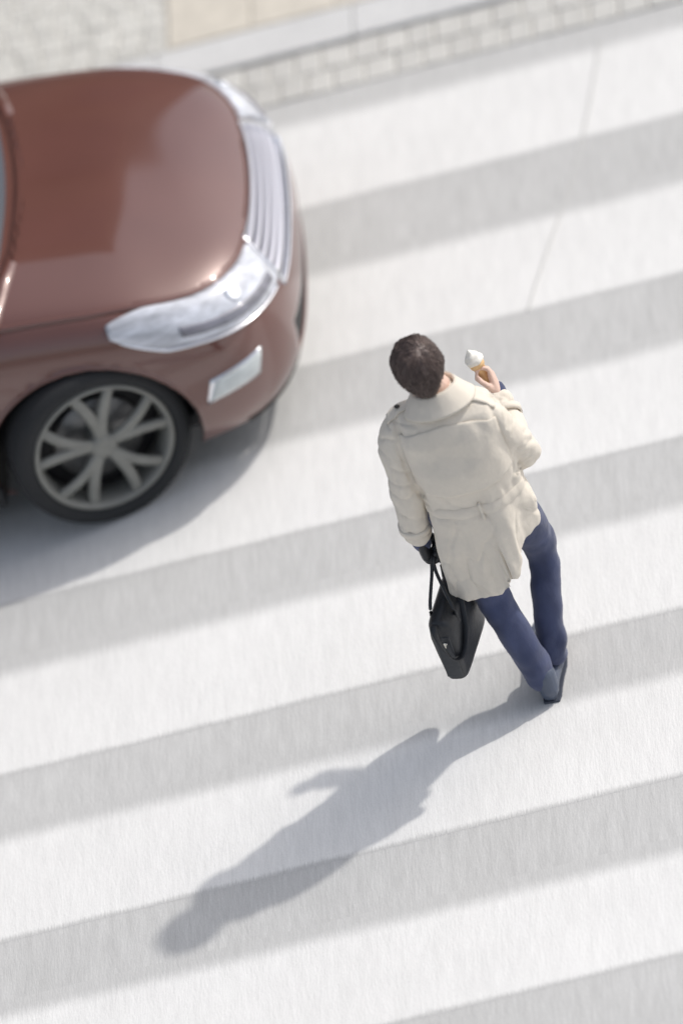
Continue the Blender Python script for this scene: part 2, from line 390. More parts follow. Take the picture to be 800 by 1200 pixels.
# find column values of given x at a row
def col_at(x, r_):
    cs = np.linspace(0, NC-1, 400); xs = [S(r_, c)[0] for c in cs]
    return float(np.interp(-x, [-q for q in xs], cs))
AX = [0.0, -2.62]; ARC = .360; ARX = -.035; ARS = 1.13
HUBZ = .345
def arc_d(dx, dz): return math.hypot((dx-ARX)/ARS, dz)
def body_surface():
    rows = np.linspace(0, NR-1, 73); cs = np.concatenate([np.linspace(0, 10, 121), np.linspace(10, NC-1, 81)[1:]])
    mb = MB(); P = [[S(r_, c) for c in cs] for r_ in rows]
    hood_r0 = 4.55; cowl = {}
    keep_body = []; keep_hood = []
    for s in (1, -1):
        base = {}
        v = []; nr, nc = len(rows), len(cs)
        inside = np.zeros((nr, nc), bool)
        for i in range(nr):
            for j in range(nc):
                p = P[i][j].copy()
                if p[1] > .5 and i < 45:
                    for ax in AX:
                        dx, dz = p[0]-ax, p[2]-HUBZ
                        if arc_d(dx, dz) < ARC: inside[i, j] = True
                v.append(p)
        # snap vertices just inside the arch onto its circle
        for i in range(nr):
            for j in range(nc):
                if inside[i, j]:
                    nb = [(i+a, j+b) for a in (-1, 0, 1) for b in (-1, 0, 1) if 0 <= i+a < nr and 0 <= j+b < nc]
                    if any(not inside[q] for q in nb):
                        p = v[i*nc+j]; ax = min(AX, key=lambda q: abs(q-p[0])); k_ = ARC/arc_d(p[0]-ax, p[2]-HUBZ); p[0], p[2] = ax+ARX+(p[0]-ax-ARX)*k_, HUBZ+(p[2]-HUBZ)*k_
        f = []; fh = []
        for i in range(nr-1):
            for j in range(nc-1):
                q4 = [(i, j), (i, j+1), (i+1, j+1), (i+1, j)]
                n_in = 0
                for q in q4:
                    if inside[q]:
                        p = v[q[0]*nc+q[1]]; ax = min(AX, key=lambda w: abs(w-p[0]))
                        if arc_d(p[0]-ax, p[2]-HUBZ) < ARC-1e-4: n_in += 1
                if n_in or all(inside[q] for q in q4): continue
                rm = (rows[i]+rows[i+1])/2; cm = (cs[j]+cs[j+1])/2
                ctr = S(rm, cm)
                ids = tuple(q[0]*nc+q[1] for q in q4)
                if s < 0: ids = ids[::-1]
                if rm > hood_cut(cm) and ctr[0] > -.12 - .16*(abs(ctr[1])/.8)**2: fh.append(ids)
                else:
                    if grille_hole(rm, cm): continue
                    f.append(ids)
        vv = [side(p, s) for p in v]
        keep_body.append((vv, f)); keep_hood.append((vv, fh))
    b = MB(); h = MB()
    for q in keep_body: b.add(*q)
    for q in keep_hood: h.add(*q)
    return b, h
def hood_cut(c): return lerp(c, [0, 1.5, 2.6, 4.5, 7], [5.12, 5.05, 4.82, 4.57, 4.45])
def grille_hole(r_, c): return (3.05 < r_ < 5.0 and c < 2.05) or (.9 < r_ < 1.95 and c < 2.3)
b_, h_ = body_surface()
def clean(o, shrink=0):
    b = bmesh.new(); b.from_mesh(o.data); bmesh.ops.remove_doubles(b, verts=b.verts, dist=2e-4)
    bmesh.ops.delete(b, geom=[v for v in b.verts if not v.link_faces], context='VERTS')
    bmesh.ops.recalc_face_normals(b, faces=b.faces)
    up = sum(f.normal.z*f.calc_area() for f in b.faces)
    if up < 0: bmesh.ops.reverse_faces(b, faces=b.faces)
    b.to_mesh(o.data); b.free(); o.data.polygons.foreach_set('use_smooth', [True]*len(o.data.polygons)); o.data.update()
body = b_.obj('body', m_paintc, car, fix=False); clean(body)
hood = h_.obj('bonnet', m_paintc, car, fix=False); clean(hood)
for o, t in ((body, .012), (hood, .012)):
    sd = o.modifiers.new('t', 'SOLIDIFY'); sd.thickness = t; sd.offset = -1
hood.location.z = .006
tag(hood, 'smooth copper brown bonnet with soft raised centre')

cwl = MB(); BB = None
cpts = []
for h in np.linspace(-.80, .80, 41):
    x = -.12-.16*(abs(h)/.8)**2; cpts.append((x, CW+h, Hh(x, h)))
cv_ = []
for (x, y, z) in cpts:
    for dx, dz in ((.032, -.010), (.028, .007), (.0, .011), (-.025, .010), (-.03, -.012)): cv_.append((x+dx, y, z+dz-.006-.10*dx))
MB().add(cv_, [(i*5+j, i*5+j+1, (i+1)*5+j+1, (i+1)*5+j) for i in range(40) for j in range(4)]).obj('cowl', m_paintc, car)
# grille: dark recess, silver bars, bright frame
gr = patch(lambda u, v: (3.0+2.0*u, 2.12*v), 18, 22, -.035).obj('grille', mat('grille_grey', (.22, .22, .25), .4, metal=.5), car)
for k in range(5):
    r0 = 3.18+k*.36
    patch(lambda u, v, r0=r0: (r0+.25*u, 2.06*v), 3, 30, lambda u, v: -.004-.014*(abs(u-.5)*2)**2, thick=.03).obj('grille_bar', m_silver, gr)
def ring_patch(r0, r1, c1, w, wc): 
    mb = MB()
    for fn in (lambda u, v: (r0-w+w*u, (c1+wc)*v), lambda u, v: (r1+w*u, (c1+wc)*v), lambda u, v: (r0-w+(r1-r0+2*w)*v, c1+wc*u)):
        q = patch(fn, 3, 30, lambda u, v: .004+.008*math.sin(math.pi*u), thick=.02); mb.add(q.v, q.f)
    return mb
ring_patch(3.05, 4.95, 2.02, .08, .1).obj('grille_frame', m_chrome, gr)
lg = patch(lambda u, v: (.85+1.15*u, 2.35*v), 10, 20, -.04).obj('lower_intake', m_dark, car)
for k in range(3):
    r0 = 1.05+k*.32
    patch(lambda u, v, r0=r0: (r0+.09*u, 2.3*v), 2, 20, -.01, thick=.025).obj('intake_bar', m_dark, lg)
for s in (1, -1): patch(lambda u, v: (hood_cut(1.9+7*v)-.03+.17*u, 1.9+7*v), 3, 60, lambda u, v: .003+.007*math.sin(math.pi*u), both=False, s_only=s, thick=.006).obj('bonnet_edge', m_paintc, car)
# headlights: swept lens from the fender to the grille
def hl(u, v):                                   # v: 0 at the nose .. 1 at the fender tip
    c = 2.2+4.55*v
    lo = 3.28+.20*v; hi = lerp(c, [0, 1.5, 2.6, 4.5, 7], [5.06, 5.0, 4.78, 4.52, 4.40])
    w = min(1, (1-v)*4+.12)**.5; m_ = (lo+hi)/2*(1-v*0)+.06*v; return (m_+(hi-lo)*(u-.5)*w, c)
for s in (1, -1):
    h1 = patch(hl, 14, 44, lambda u, v: .004+.012*math.sin(math.pi*u)**.6, both=False, s_only=s, thick=.02).obj('headlight', m_lens, car)
    patch(lambda u, v: (hl(.16+.20*u, .04+.62*v)), 4, 40, lambda u, v: .019+.001*u, both=False, s_only=s, thick=.004).obj('housing', m_house, h1)
    # lamp units seen through/at the lens, and a bright trim under it
    for (vv, uu, rr) in ((.30, .64, .036),):
        r_, c = hl(uu, vv); p = S(r_, c)+SN(r_, c)*.013; n_ = SN(r_, c)
        a, b = frame(n_); mb = MB(); vv_ = []; 
        for k, (rad, d) in enumerate(((.0, .006), (.6, .007), (.85, .009), (1.0, .004), (1.0, -.01))):
            for j in range(28): w = 2*math.pi*j/28; vv_.append(side(p+n_*d+(a*math.cos(w)+b*math.sin(w))*rr*rad, s))
        mb.add(vv_, [(k*28+j, k*28+(j+1) % 28, (k+1)*28+(j+1) % 28, (k+1)*28+j) for k in range(4) for j in range(28)])
        mb.obj('lamp', m_lamp, h1)
    patch(lambda u, v: (hl(0, v)[0]-.10+.08*u, 2.3+4.3*v), 3, 40, lambda u, v: .004+.006*math.sin(math.pi*u), both=False, s_only=s, thick=.015).obj('light_trim', m_chrome, h1)
    # fog lamp in its bezel
    fg = lambda u, v: (1.98+.46*u-.10*v, 3.95+1.25*v-.25*u)
    fb = patch(lambda u, v: (1.90+.62*u-.10*v, 3.86+1.43*v-.25*u), 6, 10, lambda u, v: .004, both=False, s_only=s, thick=.01).obj('fog_lamp', m_chrome, car)
    patch(fg, 6, 10, lambda u, v: .012+.004*math.sin(math.pi*u)*math.sin(math.pi*v), both=False, s_only=s, thick=.01).obj('lens', m_fog, fb)
# lip under the bumper, sills
patch(lambda u, v: (.02+.16*u, 4.3*v), 4, 40, lambda u, v: .006, thick=.01).obj('bumper_lip', m_dark, car)
for s in (1, -1):
    mb = MB(); mb.add(*[(lambda q: ([side(p, s) for p in q[0]], q[1]))(box((-1.3, .845, .235), (1.75, .05, .09), bev=.015))][0])
    mb.obj('sill', m_dark, car)
# front number plate holder: plain panel
pl = MB(); pl.add(*box((.775, CW, .47), (.02, .40, .10), Matrix.Rotation(R(4), 3, 'Y'), .006)); pl.obj('number_plate', mat('plate_white', (.75, .75, .74), .5), car)
sp_ = MB().add(*box((.42, CW, .245), (.30, 1.42, .07), bev=.02)); sp_.obj('sun_leak_block', m_dark, car)  # unseen box added to block sun leaking between bumper and front tyre
# dark inner shell so nothing shows through gaps
mb = MB(); mb.add(*box((-1.32, CW, .52), (3.2, 1.05, .40), bev=.05)); mb.obj('underbody', m_dark, car)
SAMP = [S(r_, c) for r_ in np.linspace(0, 4, 60) for c in np.linspace(3, 15, 220)]
SAMP = [q for q in SAMP if min(abs(q[0]-AX[0]), abs(q[0]-AX[1])) < .5]
for s in (1, -1):
    for ax in AX:
        v = []; f = []; n = 40
        for k, (h, rr) in enumerate(((.852, ARC-.002), (.60, ARC), (.55, .30), (.55, .02))):
            for j in range(n): w = R(-20)+R(220)*j/(n-1); v.append(side((ax+ARX+ARS*rr*math.cos(w), h, HUBZ+rr*math.sin(w)), s))
        f = [(k*n+j, k*n+j+1, (k+1)*n+j+1, (k+1)*n+j) for k in range(3) for j in range(n-1)]
        MB().add(v, f).obj('wheel_arch', m_dark, car)
        # body-coloured lip of the arch
        rows = [(ax+ARX+ARS*(ARC)*math.cos(w), .0, HUBZ+ARC*math.sin(w)) for w in np.linspace(R(2), R(188), 40)]
        pts = []
        for p in rows:
            q_ = min((q for q in SAMP), key=lambda q: (q[0]-p[0])**2+(q[2]-p[2])**2); hbest = q_[1]-.003
            pts.append(side((p[0], hbest, p[2]), s))
        MB().add(*tube(pts, [.010]*len(pts), 8)).obj('arch_lip', m_dark if False else m_paintc, car)
# wheels
def lathe(prof, n=64):
    v = []; f = []
    for (y, r_) in prof:
        for j in range(n): w = 2*math.pi*j/n; v.append((r_*math.cos(w), y, r_*math.sin(w)))
    k = len(prof)
    for i in range(k-1):
        for j in range(n): f.append((i*n+j, i*n+(j+1) % n, (i+1)*n+(j+1) % n, (i+1)*n+j))
    return v, f
def wheel(ax, s, steer, spin):
    RT, RR = .343, .268
    w = MB(); w.add(*lathe([(.03, 0.001), (.028, .05), (.035, .062), (.06, .066), (.14, .066)], 40)).obj
    hub = MB().add(*lathe([(.012, .001), (.010, .03), (.018, .052), (.05, .058), (.14, .058)], 40)).obj('wheel', m_alloy, car)
    hub.location = Vector(side((ax, .88, HUBZ), s)); hub.rotation_euler = (0, 0, steer if s > 0 else math.pi+steer)
    # tyre: outer face at y = 0, extends inwards (+y)
    MB().add(*lathe([(.03, RR+.0), (.012, RR+.008), (.0, RR+.030), (.004, RT-.022), (.016, RT-.006), (.035, RT), (.10, RT+.002), (.17, RT), (.19, RT-.01), (.205, RR+.03), (.19, RR)])).obj('tyre', m_rubber, hub)
    rim = MB()
    rim.add(*lathe([(.026, RR-.020), (.010, RR-.012), (.006, RR-.004), (.010, RR+.004), (.03, RR+.006), (.19, RR+.004), (.19, RR-.02), (.06, RR-.03), (.026, RR-.020)]))
    for k in range(5):
        for d in (-1, 1):
            a0 = R(spin+72*k+d*9); a1 = R(spin+72*k+d*16)
            rows = []
            for t in np.linspace(0, 1, 9):
                rr = .045+(RR-.022-.045)*t; aa = a0*(1-t)*1+a1*t if False else R(spin+72*k)+d*R(3+13*t) ; rows.append((rr*math.cos(aa), .022+.020*t*(1-t)*-1.6+.006, rr*math.sin(aa)))
            rad = [(.024-.002*t, .014) for t in np.linspace(0, 1, 9)]
            rim.add(*tube(rows, rad, 10, ref=Vector((0, 1, 0))))
        # web joining each pair near the hub
        aa = R(spin+72*k); rows = [(rr*math.cos(aa), .030, rr*math.sin(aa)) for rr in (.03, .06, .095)]
        rim.add(*tube(rows, [(.03, .010)]*3, 10, ref=Vector((0, 1, 0))))
    rim.obj('rim', m_alloy, hub)
    MB().add(*lathe([(.09, .05), (.085, .17), (.095, .175), (.105, .17), (.105, .05)], 48)).obj('brake_disc', m_disc, hub)
    MB().add(*lathe([(.125, .02), (.12, RR-.03), (.13, RR-.02)], 48)).obj('wheel_backplate', m_dark, hub)
for s in (1, -1):
    wheel(0, s, R(17), 12); wheel(-2.62, s, 0, 40)

# greenhouse
gh_cols = [(-.13, 0, -1.02, 0), (-.15, .30, -1.04, .26), (-.20, .55, -1.08, .46), (-.32, .72, -1.16, .56), (-.55, .79, -1.35, .585), (-1.0, .80, -1.6, .60), (-1.8, .80, -2.0, .60), (-2.6, .78, -2.5, .57), (-3.0, .68, -2.75, .52), (-3.15, .35, -2.85, .3), (-3.18, 0, -2.88, 0)]
G = np.zeros((7, len(gh_cols), 3))
for c, (x, h, x2, h2) in enumerate(gh_cols):
    zb = Hh(x, h)-.02
    G[0, c] = (x, h, zb); 
    for r_, t in ((1, .33), (2, .67), (3, .97)): G[r_, c] = (x+(x2-x)*t, h+(h2-h)*t, zb+(1.40-zb)*t)
    xm = -1.9
    for r_, t, z in ((4, .12, 1.445), (5, .5, 1.475), (6, 1, 1.485)): G[r_, c] = (x2+(min(max(x2, -2.4), -1.35)-x2)*t, h2*(1-t), z)
GE = extend(G)
def GS(r_, c):
    r_ = min(r_, 6-1e-6); c = min(c, len(gh_cols)-1-1e-6); i, j = int(r_), int(c)
    return Vector(np.einsum('i,j,ijk->k', bs(r_-i), bs(c-j), GE[i:i+4, j:j+4]))
def gpatch(r0, r1, c0, c1, off, nu=10, nv=14):
    mb = MB()
    for s in (1, -1):
        v = []
        for i in range(nu+1):
            for j in range(nv+1):
                r_ = r0+(r1-r0)*i/nu; c = c0+(c1-c0)*j/nv; e = .02
                n_ = (GS(r_+e, c)-GS(max(0, r_-e), c)).cross(GS(r_, c+e)-GS(r_, max(0, c-e))).normalized(); p = GS(r_, c)
                if n_.dot(p-Vector((-1.6, 0, .8))) < 0: n_ = -n_
                v.append(side(p+n_*off, s))
        mb.add(v, [(i*(nv+1)+j, (i+1)*(nv+1)+j, (i+1)*(nv+1)+j+1, i*(nv+1)+j+1) for i in range(nu) for j in range(nv)])
    return mb
cabin = gpatch(0, 6, 0, 10, 0, 36, 60).obj('roof', m_paintc, car)
gpatch(.12, 2.85, 0, 2.6, .006, 12, 16).obj('windscreen', m_glass, car)
gpatch(.12, 2.85, 8.3, 10, .006, 12, 16).obj('rear_window', m_glass, car)
for s in (1, -1):
    for (c0, c1) in ((3.7, 5.6), (5.8, 7.4)):
        q = gpatch(.3, 2.7, c0, c1, .006, 8, 12); k = len(q.v)//2; sel = q.v[:k] if s > 0 else q.v[k:]
        nf = len(q.f)//2; new_obj('side_window', sel, q.f[:nf], m_glass, car, fix=True)
    mr = MB().add(*[([side(p, s) for p in q[0]], q[1]) for q in [ellip((-.52, 1.0, .98), (.07, .11, .07), 12)]][0]).obj('wing_mirror', m_paintc, car)
    MB().add(*tube([side((-.5, .80, .93), s), side((-.52, .92, .95), s)], [.022, .022], 8)).obj('mirror_stem', m_dark, mr)
    MB().add(*tube([side((-.15, .05, .965), s), side((-.28, .32, .99), s), side((-.34, .62, .97), s)], [.009, .008, .006], 6)).obj('wiper', m_dark, car)
# badge-free round emblem on the grille, door handle lines
for s in (1, -1):
    MB().add(*tube([side((-.92, .895, .80), s), side((-1.10, .895, .80), s)], [(.012, .016)]*2, 8)).obj('door_handle', m_paintc, car)

# ------------------------------------------------------------------ the man
man = tag(empty('person'), 'man seen from behind walking in a beige trench coat and navy trousers', 'person')
ZV = Vector((0, 0, 1))
FOOT_L, FOOT_R = (0, 0), (.05, .12)
legL = [(-.09, .0, .93, .095, .10), (-.090, .01, .72, .082, .085), (-.082, .02, .50, .060, .062), (-.046, -.005, .33, .056, .060), (-.005, -.02, .11, .030, .032)]
legR = [(.08, .0, .93, .095, .10), (.112, .09, .72, .082, .085), (.120, .165, .52, .060, .062), (.090, .12, .36, .056, .060), (.050, .085, .15, .022, .024)]
armL = [(-.165, .02, 1.34, .05, .05), (-.214, .0, 1.25, .048, .048), (-.238, -.018, 1.12, .040, .040), (-.246, -.005, .97, .036, .036), (-.250, .02, .835, .025, .029)]
armR = [(.145, -.04, 1.34, .05, .05), (.165, .03, 1.18, .048, .048), (.176, .11, 1.02, .042, .042), (.160, .24, 1.050, .036, .036), (.138, .355, 1.100, .025, .028)]
def hand_parts(w, f, n_, s, grip):
    """palm, four curled fingers and a thumb; f: along the hand, n_: palm normal, s: towards the index finger"""
    w, f, n_, s = Vector(w), Vector(f).normalized(), Vector(n_).normalized(), Vector(s).normalized(); out = MB()
    out.add(*tube([w-f*.02, w+f*.03, w+f*.085], [(.022, .026), (.018, .036), (.014, .040)], 16, ref=s))
    for k, (o_, L) in enumerate(((.030, 1.0), (.010, 1.1), (-.010, 1.03), (-.029, .82))):
        r_ = .0088 if k < 3 else .0076; b = w+f*.075+s*o_
        p1 = b+f*.030*L+n_*.004; p2 = p1+n_*(grip*.95)*1+f*.006; p3 = p2+n_*.008-f*.020*L; p4 = p3-f*.012*L-n_*.010
        out.add(*tube([b, b+f*.018*L, p1, p1+(p2-p1)*.5+f*.007, p2, p3, p4], [r_*1.1, r_*1.05, r_*1.08, r_, r_, r_*.95, r_*.8], 10))
    b = w+f*.018+s*.020+n_*.006
    out.add(*tube([b, b+f*.026+s*.016+n_*.016, b+f*.05+s*.012+n_*.034, b+f*.066+s*.002+n_*.046], [.014, .0125, .0105, .009], 10))
    return out
HL = dict(w=(-.250, .02, .835), f=(.0, .03, -1), n_=(1, .1, 0), s=(0, 1, .05), grip=.036)
fr_ = Vector((-.12, .62, .76)).normalized(); nr_ = Vector((-1, -.05, .05)); nr_ = (nr_-fr_*nr_.dot(fr_)).normalized(); sr_ = nr_.cross(fr_) if nr_.cross(fr_).z > 0 else fr_.cross(nr_)
HR = dict(w=(.138, .355, 1.100), f=fr_, n_=nr_, s=sr_, grip=.040)
HC = Vector((-.032, -.012, 1.592))      # head centre
bm_ = MB()
for q in (legL, legR, armL, armR): bm_.add(*limb([(*a[:3], a[3]*(1 if k == len(q)-1 else .72), a[4]*(1 if k == len(q)-1 else .72)) for k, a in enumerate(q)]))
bm_.add(*limb([(0, .01, .86, .13, .10), (0, .01, .96, .14, .10), (0, .01, 1.10, .135, .09), (0, .0, 1.25, .165, .115), (0, -.005, 1.35, .14, .09), (0, -.005, 1.42, .08, .06)], 5, 24, ref=Vector((0, 1, 0))))
bm_.add(*tube([(-.17, .01, 1.36), (-.08, 0, 1.41), (.07, -.01, 1.41), (.15, -.03, 1.36)], [.032, .045, .045, .032], 14))
bm_.add(*tube([(0, -.005, 1.38), (-.003, .0, 1.48), HC+Vector((0, .01, -.05))], [.064, .058, .056], 16))
hrot = Matrix.Rotation(R(14), 3, 'Z') @ Matrix.Rotation(R(-8), 3, 'X')
def hp(x, y, z): return HC + hrot @ Vector((x, y, z))
bm_.add(*ellip(hp(0, -.010, .022), (.075, .094, .088), 16, hrot))          # cranium
bm_.add(*ellip(hp(0, .028, -.045), (.058, .066, .068), 14, hrot))          # face and jaw
bm_.add(*ellip(hp(0, .062, -.092), (.026, .024, .022), 10, hrot))          # chin
bm_.add(*tube([hp(0, .088, .005), hp(0, .100, -.020), hp(0, .112, -.038)], [.009, .011, .014], 10))
bm_.add(*tube([hp(-.05, .074, .020), hp(0, .088, .022), hp(.05, .074, .020)], [.011, .012, .011], 10))
for s in (-1, 1):
    bm_.add(*ellip(hp(s*.040, .060, -.035), (.022, .02, .02), 10, hrot))
    bm_.add(*ellip(hp(s*.076, -.004, -.018), (.008, .018, .031), 10, hrot @ Matrix.Rotation(s*R(-20), 3, 'Z')))
hR = hand_parts(**HR); bm_.add(hR.v, hR.f)
hL = hand_parts(**HL); bm_.add(hL.v, hL.f)
for (L, fx, ang, pit) in ((legL, 0, 0, 0), (legR, 0, 0, -14)):      # feet
    a = Vector(L[-1][:3]); bm_.add(*tube([a+Vector((0, .012, -.035)), a+Vector((0, .05, -.05)), a+Vector((0, .14, -.065))], [(.026, .026), (.028, .022), (.024, .013)], 12))
bodyo = bm_.obj('body', m_skin, man, fix=False); remesh(bodyo, .0042, 3)
# face details
for s in (-1, 1):
    e = MB().add(*ellip(hp(s*.030, .079, .000), (.0125, .0125, .0125), 10)).obj('eye', m_eye, man)
    MB().add(*ellip(hp(s*.030, .0865, .000), (.0062, .0062, .0062), 8)).obj('iris', m_iris, e)
    MB().add(*tube([hp(s*.014, .096, .024), hp(s*.032, .093, .029), hp(s*.048, .082, .024)], [(.004, .003)]*3, 8)).obj('eyebrow', m_hair, man)
MB().add(*tube([hp(-.022, .090, -.062), hp(-.008, .0975, -.060), hp(.008, .0975, -.060), hp(.022, .090, -.062)], [(.003, .004), (.005, .006), (.005, .006), (.003, .004)], 8)).obj('lips', m_lip, man)
# hair
hv, hf = ellip((0, 0, 0), (1, 1, 1), 56)
out = []
for p in hv:
    d = Vector(p); front = max(0, d.y); 
    rx, ry, rz = .089, .106, .103
    q = Vector((d.x*rx, d.y*ry-.012, d.z*rz+.022))
    low = .0
    if d.z < -.25:                                   # nape tapers in
        t_ = min(1, (-.25-d.z)/.75); q.x *= 1-.12*t_; q.y = q.y*(1-.10*t_)-.012*t_; q.z -= .018*t_
    if d.y > .35 and d.z < .42: q *= .80               # face stays free
    if abs(d.x) > .6 and d.z < -.25 and d.y > -.35: q *= .80
    nn = noise.noise(Vector((d.x*3, d.y*3, d.z*1.6))) * .007 + noise.noise(Vector((d.x*13+d.z*3, d.y*13, d.z*3))) * .003 + noise.noise(Vector((d.x*38, d.y*38, d.z*9))) * .0025
    q += d*nn
    out.append(HC + hrot @ q)
hair = MB().add(out, hf).obj('hair', m_hair, man)
remesh(hair, .0035, 2)
HB = BVHTree.FromPolygons([v.co for v in hair.data.vertices], [tuple(p.vertices) for p in hair.data.polygons])
rg = random.Random(4); st = MB(); whorl = hrot @ Vector((.15, -.55, .82)).normalized()
for k in range(4200):
    d = Vector((rg.gauss(0, 1), rg.gauss(0, 1), rg.gauss(0, 1))).normalized(); l = hrot.inverted() @ d
    if l.y > .30 and l.z < .45: continue
    if l.z < -.80: continue
    swirl = whorl.cross(d)
    t = (d-whorl*d.dot(whorl)*1.0); t = (d*d.dot(whorl)-whorl)+swirl*(.35+rg.uniform(-.3, .3))
    if t.length < .05: continue
    t.normalize(); L = rg.uniform(.020, .042); w = rg.uniform(.0007, .0014); lift = rg.uniform(.001, .006); p0 = HC+d*.2; pp = []
    for q in range(5):
        u = q/4; dd = (d+t*(L*u/.095)).normalized(); h = HB.ray_cast(HC+dd*.25, -dd)
        if h[0] is None: break
        pp.append(h[0]+dd*(.0005+lift*math.sin(u*2.2)))
    if len(pp) < 5: continue
    st.add(*tube(pp, [w*1.0, w, w, w*.7, w*.2], 4, caps=False))
st.obj('hair_strands', m_hair, hair, fix=False)
# trousers
tr = MB()
legLt = legL[:-1]+[(-.006, -.022, .092, .04, .04)]
def widen(L, rr): return [(q[0], q[1], q[2], a, b) for q, (a, b) in zip(L, rr)]
tl = limb(widen(legLt, [(.080, .11), (.072, .084), (.062, .066), (.058, .064), (.052, .058), (.053, .060)]), 8, 28)
trr = limb(widen(legR+[(.040, .092, .095, .04, .04)], [(.086, .11), (.066, .080), (.052, .060), (.048, .057), (.045, .052), (.046, .054)]), 8, 28)
tr.add(*tl); tr.add(*trr)
tr.add(*limb([(0, .01, .80, .10, .09), (0, .01, .90, .155, .11), (0, .01, 1.0, .145, .10), (0, .01, 1.04, .13, .09)], 4, 24, ref=Vector((0, 1, 0))))
trs = tr.obj('trousers', m_navy, man, fix=False); remesh(trs, .007, 3)
def trf(p, n_):
    k = .35+.65*math.exp(-((p.z-.48)/.12)**2)+.8*math.exp(-((p.z-.17)/.08)**2)
    return .012*k*fold(p, 11, 11, 9, 3)+.005*k*fold(p, 22, 22, 22, 9)
displace(trs, trf)
# shoes
def shoe(a, yaw, pitch, name='shoe'):
    """a: heel contact; foot points to +y"""
    rot = Matrix.Rotation(yaw, 3, 'Z') @ Matrix.Rotation(pitch, 3, 'X')
    prof = [(-.03, .030, .030, .05), (.0, .036, .036, .058), (.05, .037, .037, .060), (.10, .040, .028, .046), (.16, .047, .020, .034), (.22, .044, .014, .026), (.262, .025, .010, .018), (.272, .006, .006, .012)]
    v = []; n = 20
    for (y, w, hc, zt) in prof:
        for j in range(n):
            t = 2*math.pi*j/n; z = .012+(math.sin(t)*.5+.5)**.8*(zt)*1.25; x = w*math.copysign(abs(math.cos(t))**.7, math.cos(t))
            v.append(Vector(a)+rot @ Vector((x, y, z)))
    f = [(i*n+j, i*n+(j+1) % n, (i+1)*n+(j+1) % n, (i+1)*n+j) for i in range(len(prof)-1) for j in range(n)]+[tuple(range(n)), tuple((len(prof)-1)*n+j for j in range(n))]
    o = MB().add(v, f).add(*[([Vector(a)+rot @ Vector(p) for p in q[0]], q[1]) for q in [tube([(0, .0, .05), (0, .005, .115)], [(.038, .045), (.040, .046)], 16, ref=Vector((0, 1, 0)))]][0]).obj(name, m_shoe, man, fix=False)
    remesh(o, .004, 2)
    v = []; 
    for z in (0, .010):
        for (y, w, hc, zt) in prof:
            v.append(Vector(a)+rot @ Vector((w*.97, y, z)))
        for (y, w, hc, zt) in prof[::-1]:
            v.append(Vector(a)+rot @ Vector((-w*.97, y, z)))
    k = len(prof)*2; MB().add(v, [tuple(range(k))[::-1], tuple(range(k, 2*k))]+[(i, (i+1) % k, k+(i+1) % k, k+i) for i in range(k)]).obj('sole', m_sole, o, smooth=False)
    return o
shoe((.006, -.03, 0), R(-6), 0); shoe((.040, .095, .065), R(12), R(-9))

# trench coat: hollow skirt, body, sleeves in one cloth surface
def ring(z, cx, cy, rx, ry, amp, n=96, inner=0, vent=0, lift=True):
    out = []
    for j in range(n):
        t = 2*math.pi*j/n; c, s = math.cos(t), math.sin(t); e = .86
        x = rx*math.copysign(abs(c)**e, c); y = ry*math.copysign(abs(s)**e, s)
        w = amp*(.55*math.cos(5*t+.6)+.45*math.cos(8*t+2.1)+.12*math.cos(13*t+z*3))
        bt = (t+math.pi/2) % (2*math.pi); bt = bt-2*math.pi if bt > math.pi else bt           # 0 at the back centre
        w += vent*(.016*math.tanh((bt-.12)*22)*math.exp(-(bt/.45)**2))
        k = 1+(w-inner)/max(rx, .01)
        q_ = max(0, min(1, (cx+x+.03)/.17)); zz = z + vent*vent*.19*q_*q_*(3-2*q_)
        out.append(Vector((cx+x*k, cy+y*k, zz)))
    return out
zt = [(1.490, -.004, .0, .060, .060, 0, 0), (1.460, -.004, -.005, .078, .072, 0, 0), (1.425, 0, -.008, .120, .088, 0, 0), (1.39, 0, -.01, .170, .108, 0, 0), (1.32, 0, -.012, .196, .130, .002, 0), (1.20, 0, -.01, .192, .138, .004, 0),
      (1.08, 0, -.003, .184, .136, .005, 0), (1.00, 0, 0, .176, .130, .004, .1), (.95, 0, .0, .182, .136, .006, .3), (.86, 0, .01, .192, .150, .010, .6), (.74, -.006, .02, .198, .162, .014, .9), (.66, -.014, .024, .192, .166, .014, 1), (.590, -.020, .026, .186, .168, .015, 1)]
ct = MB(); rings = [ring(z, cx, cy, rx, ry, a, vent=v) for (z, cx, cy, rx, ry, a, v) in zt]
rings += [ring(z, cx, cy, rx, ry, a, inner=.018, vent=v) for (z, cx, cy, rx, ry, a, v) in [zt[-1], zt[-2], zt[-3], zt[-4]]]
n = 96; v = [p for q in rings for p in q]
f = [(i*n+j, i*n+(j+1) % n, (i+1)*n+(j+1) % n, (i+1)*n+j) for i in range(len(rings)-1) for j in range(n)]+[tuple(range(n)), tuple((len(rings)-1)*n+j for j in range(n))]
ct.add(v, f)
slL = [(-.130, .01, 1.375, .055, .055), (-.180, .012, 1.335, .068, .068), (-.212, .002, 1.25, .062, .060), (-.229, -.018, 1.12, .056, .056), (-.240, -.006, .98, .052, .054), (-.253, .008, .865, .048, .050)]
slR = [(.105, -.035, 1.375, .055, .055), (.142, -.040, 1.315, .068, .068), (.172, .02, 1.17, .066, .068), (.182, .110, 1.02, .062, .070), (.163, .23, 1.045, .052, .054), (.142, .335, 1.088, .043, .045)]
ct.add(*limb(slL, 7, 26, caps=True)); ct.add(*limb(slR, 7, 26, caps=True))
coat = ct.obj('trench_coat', m_coat, man, fix=False); remesh(coat, .0065, 4)
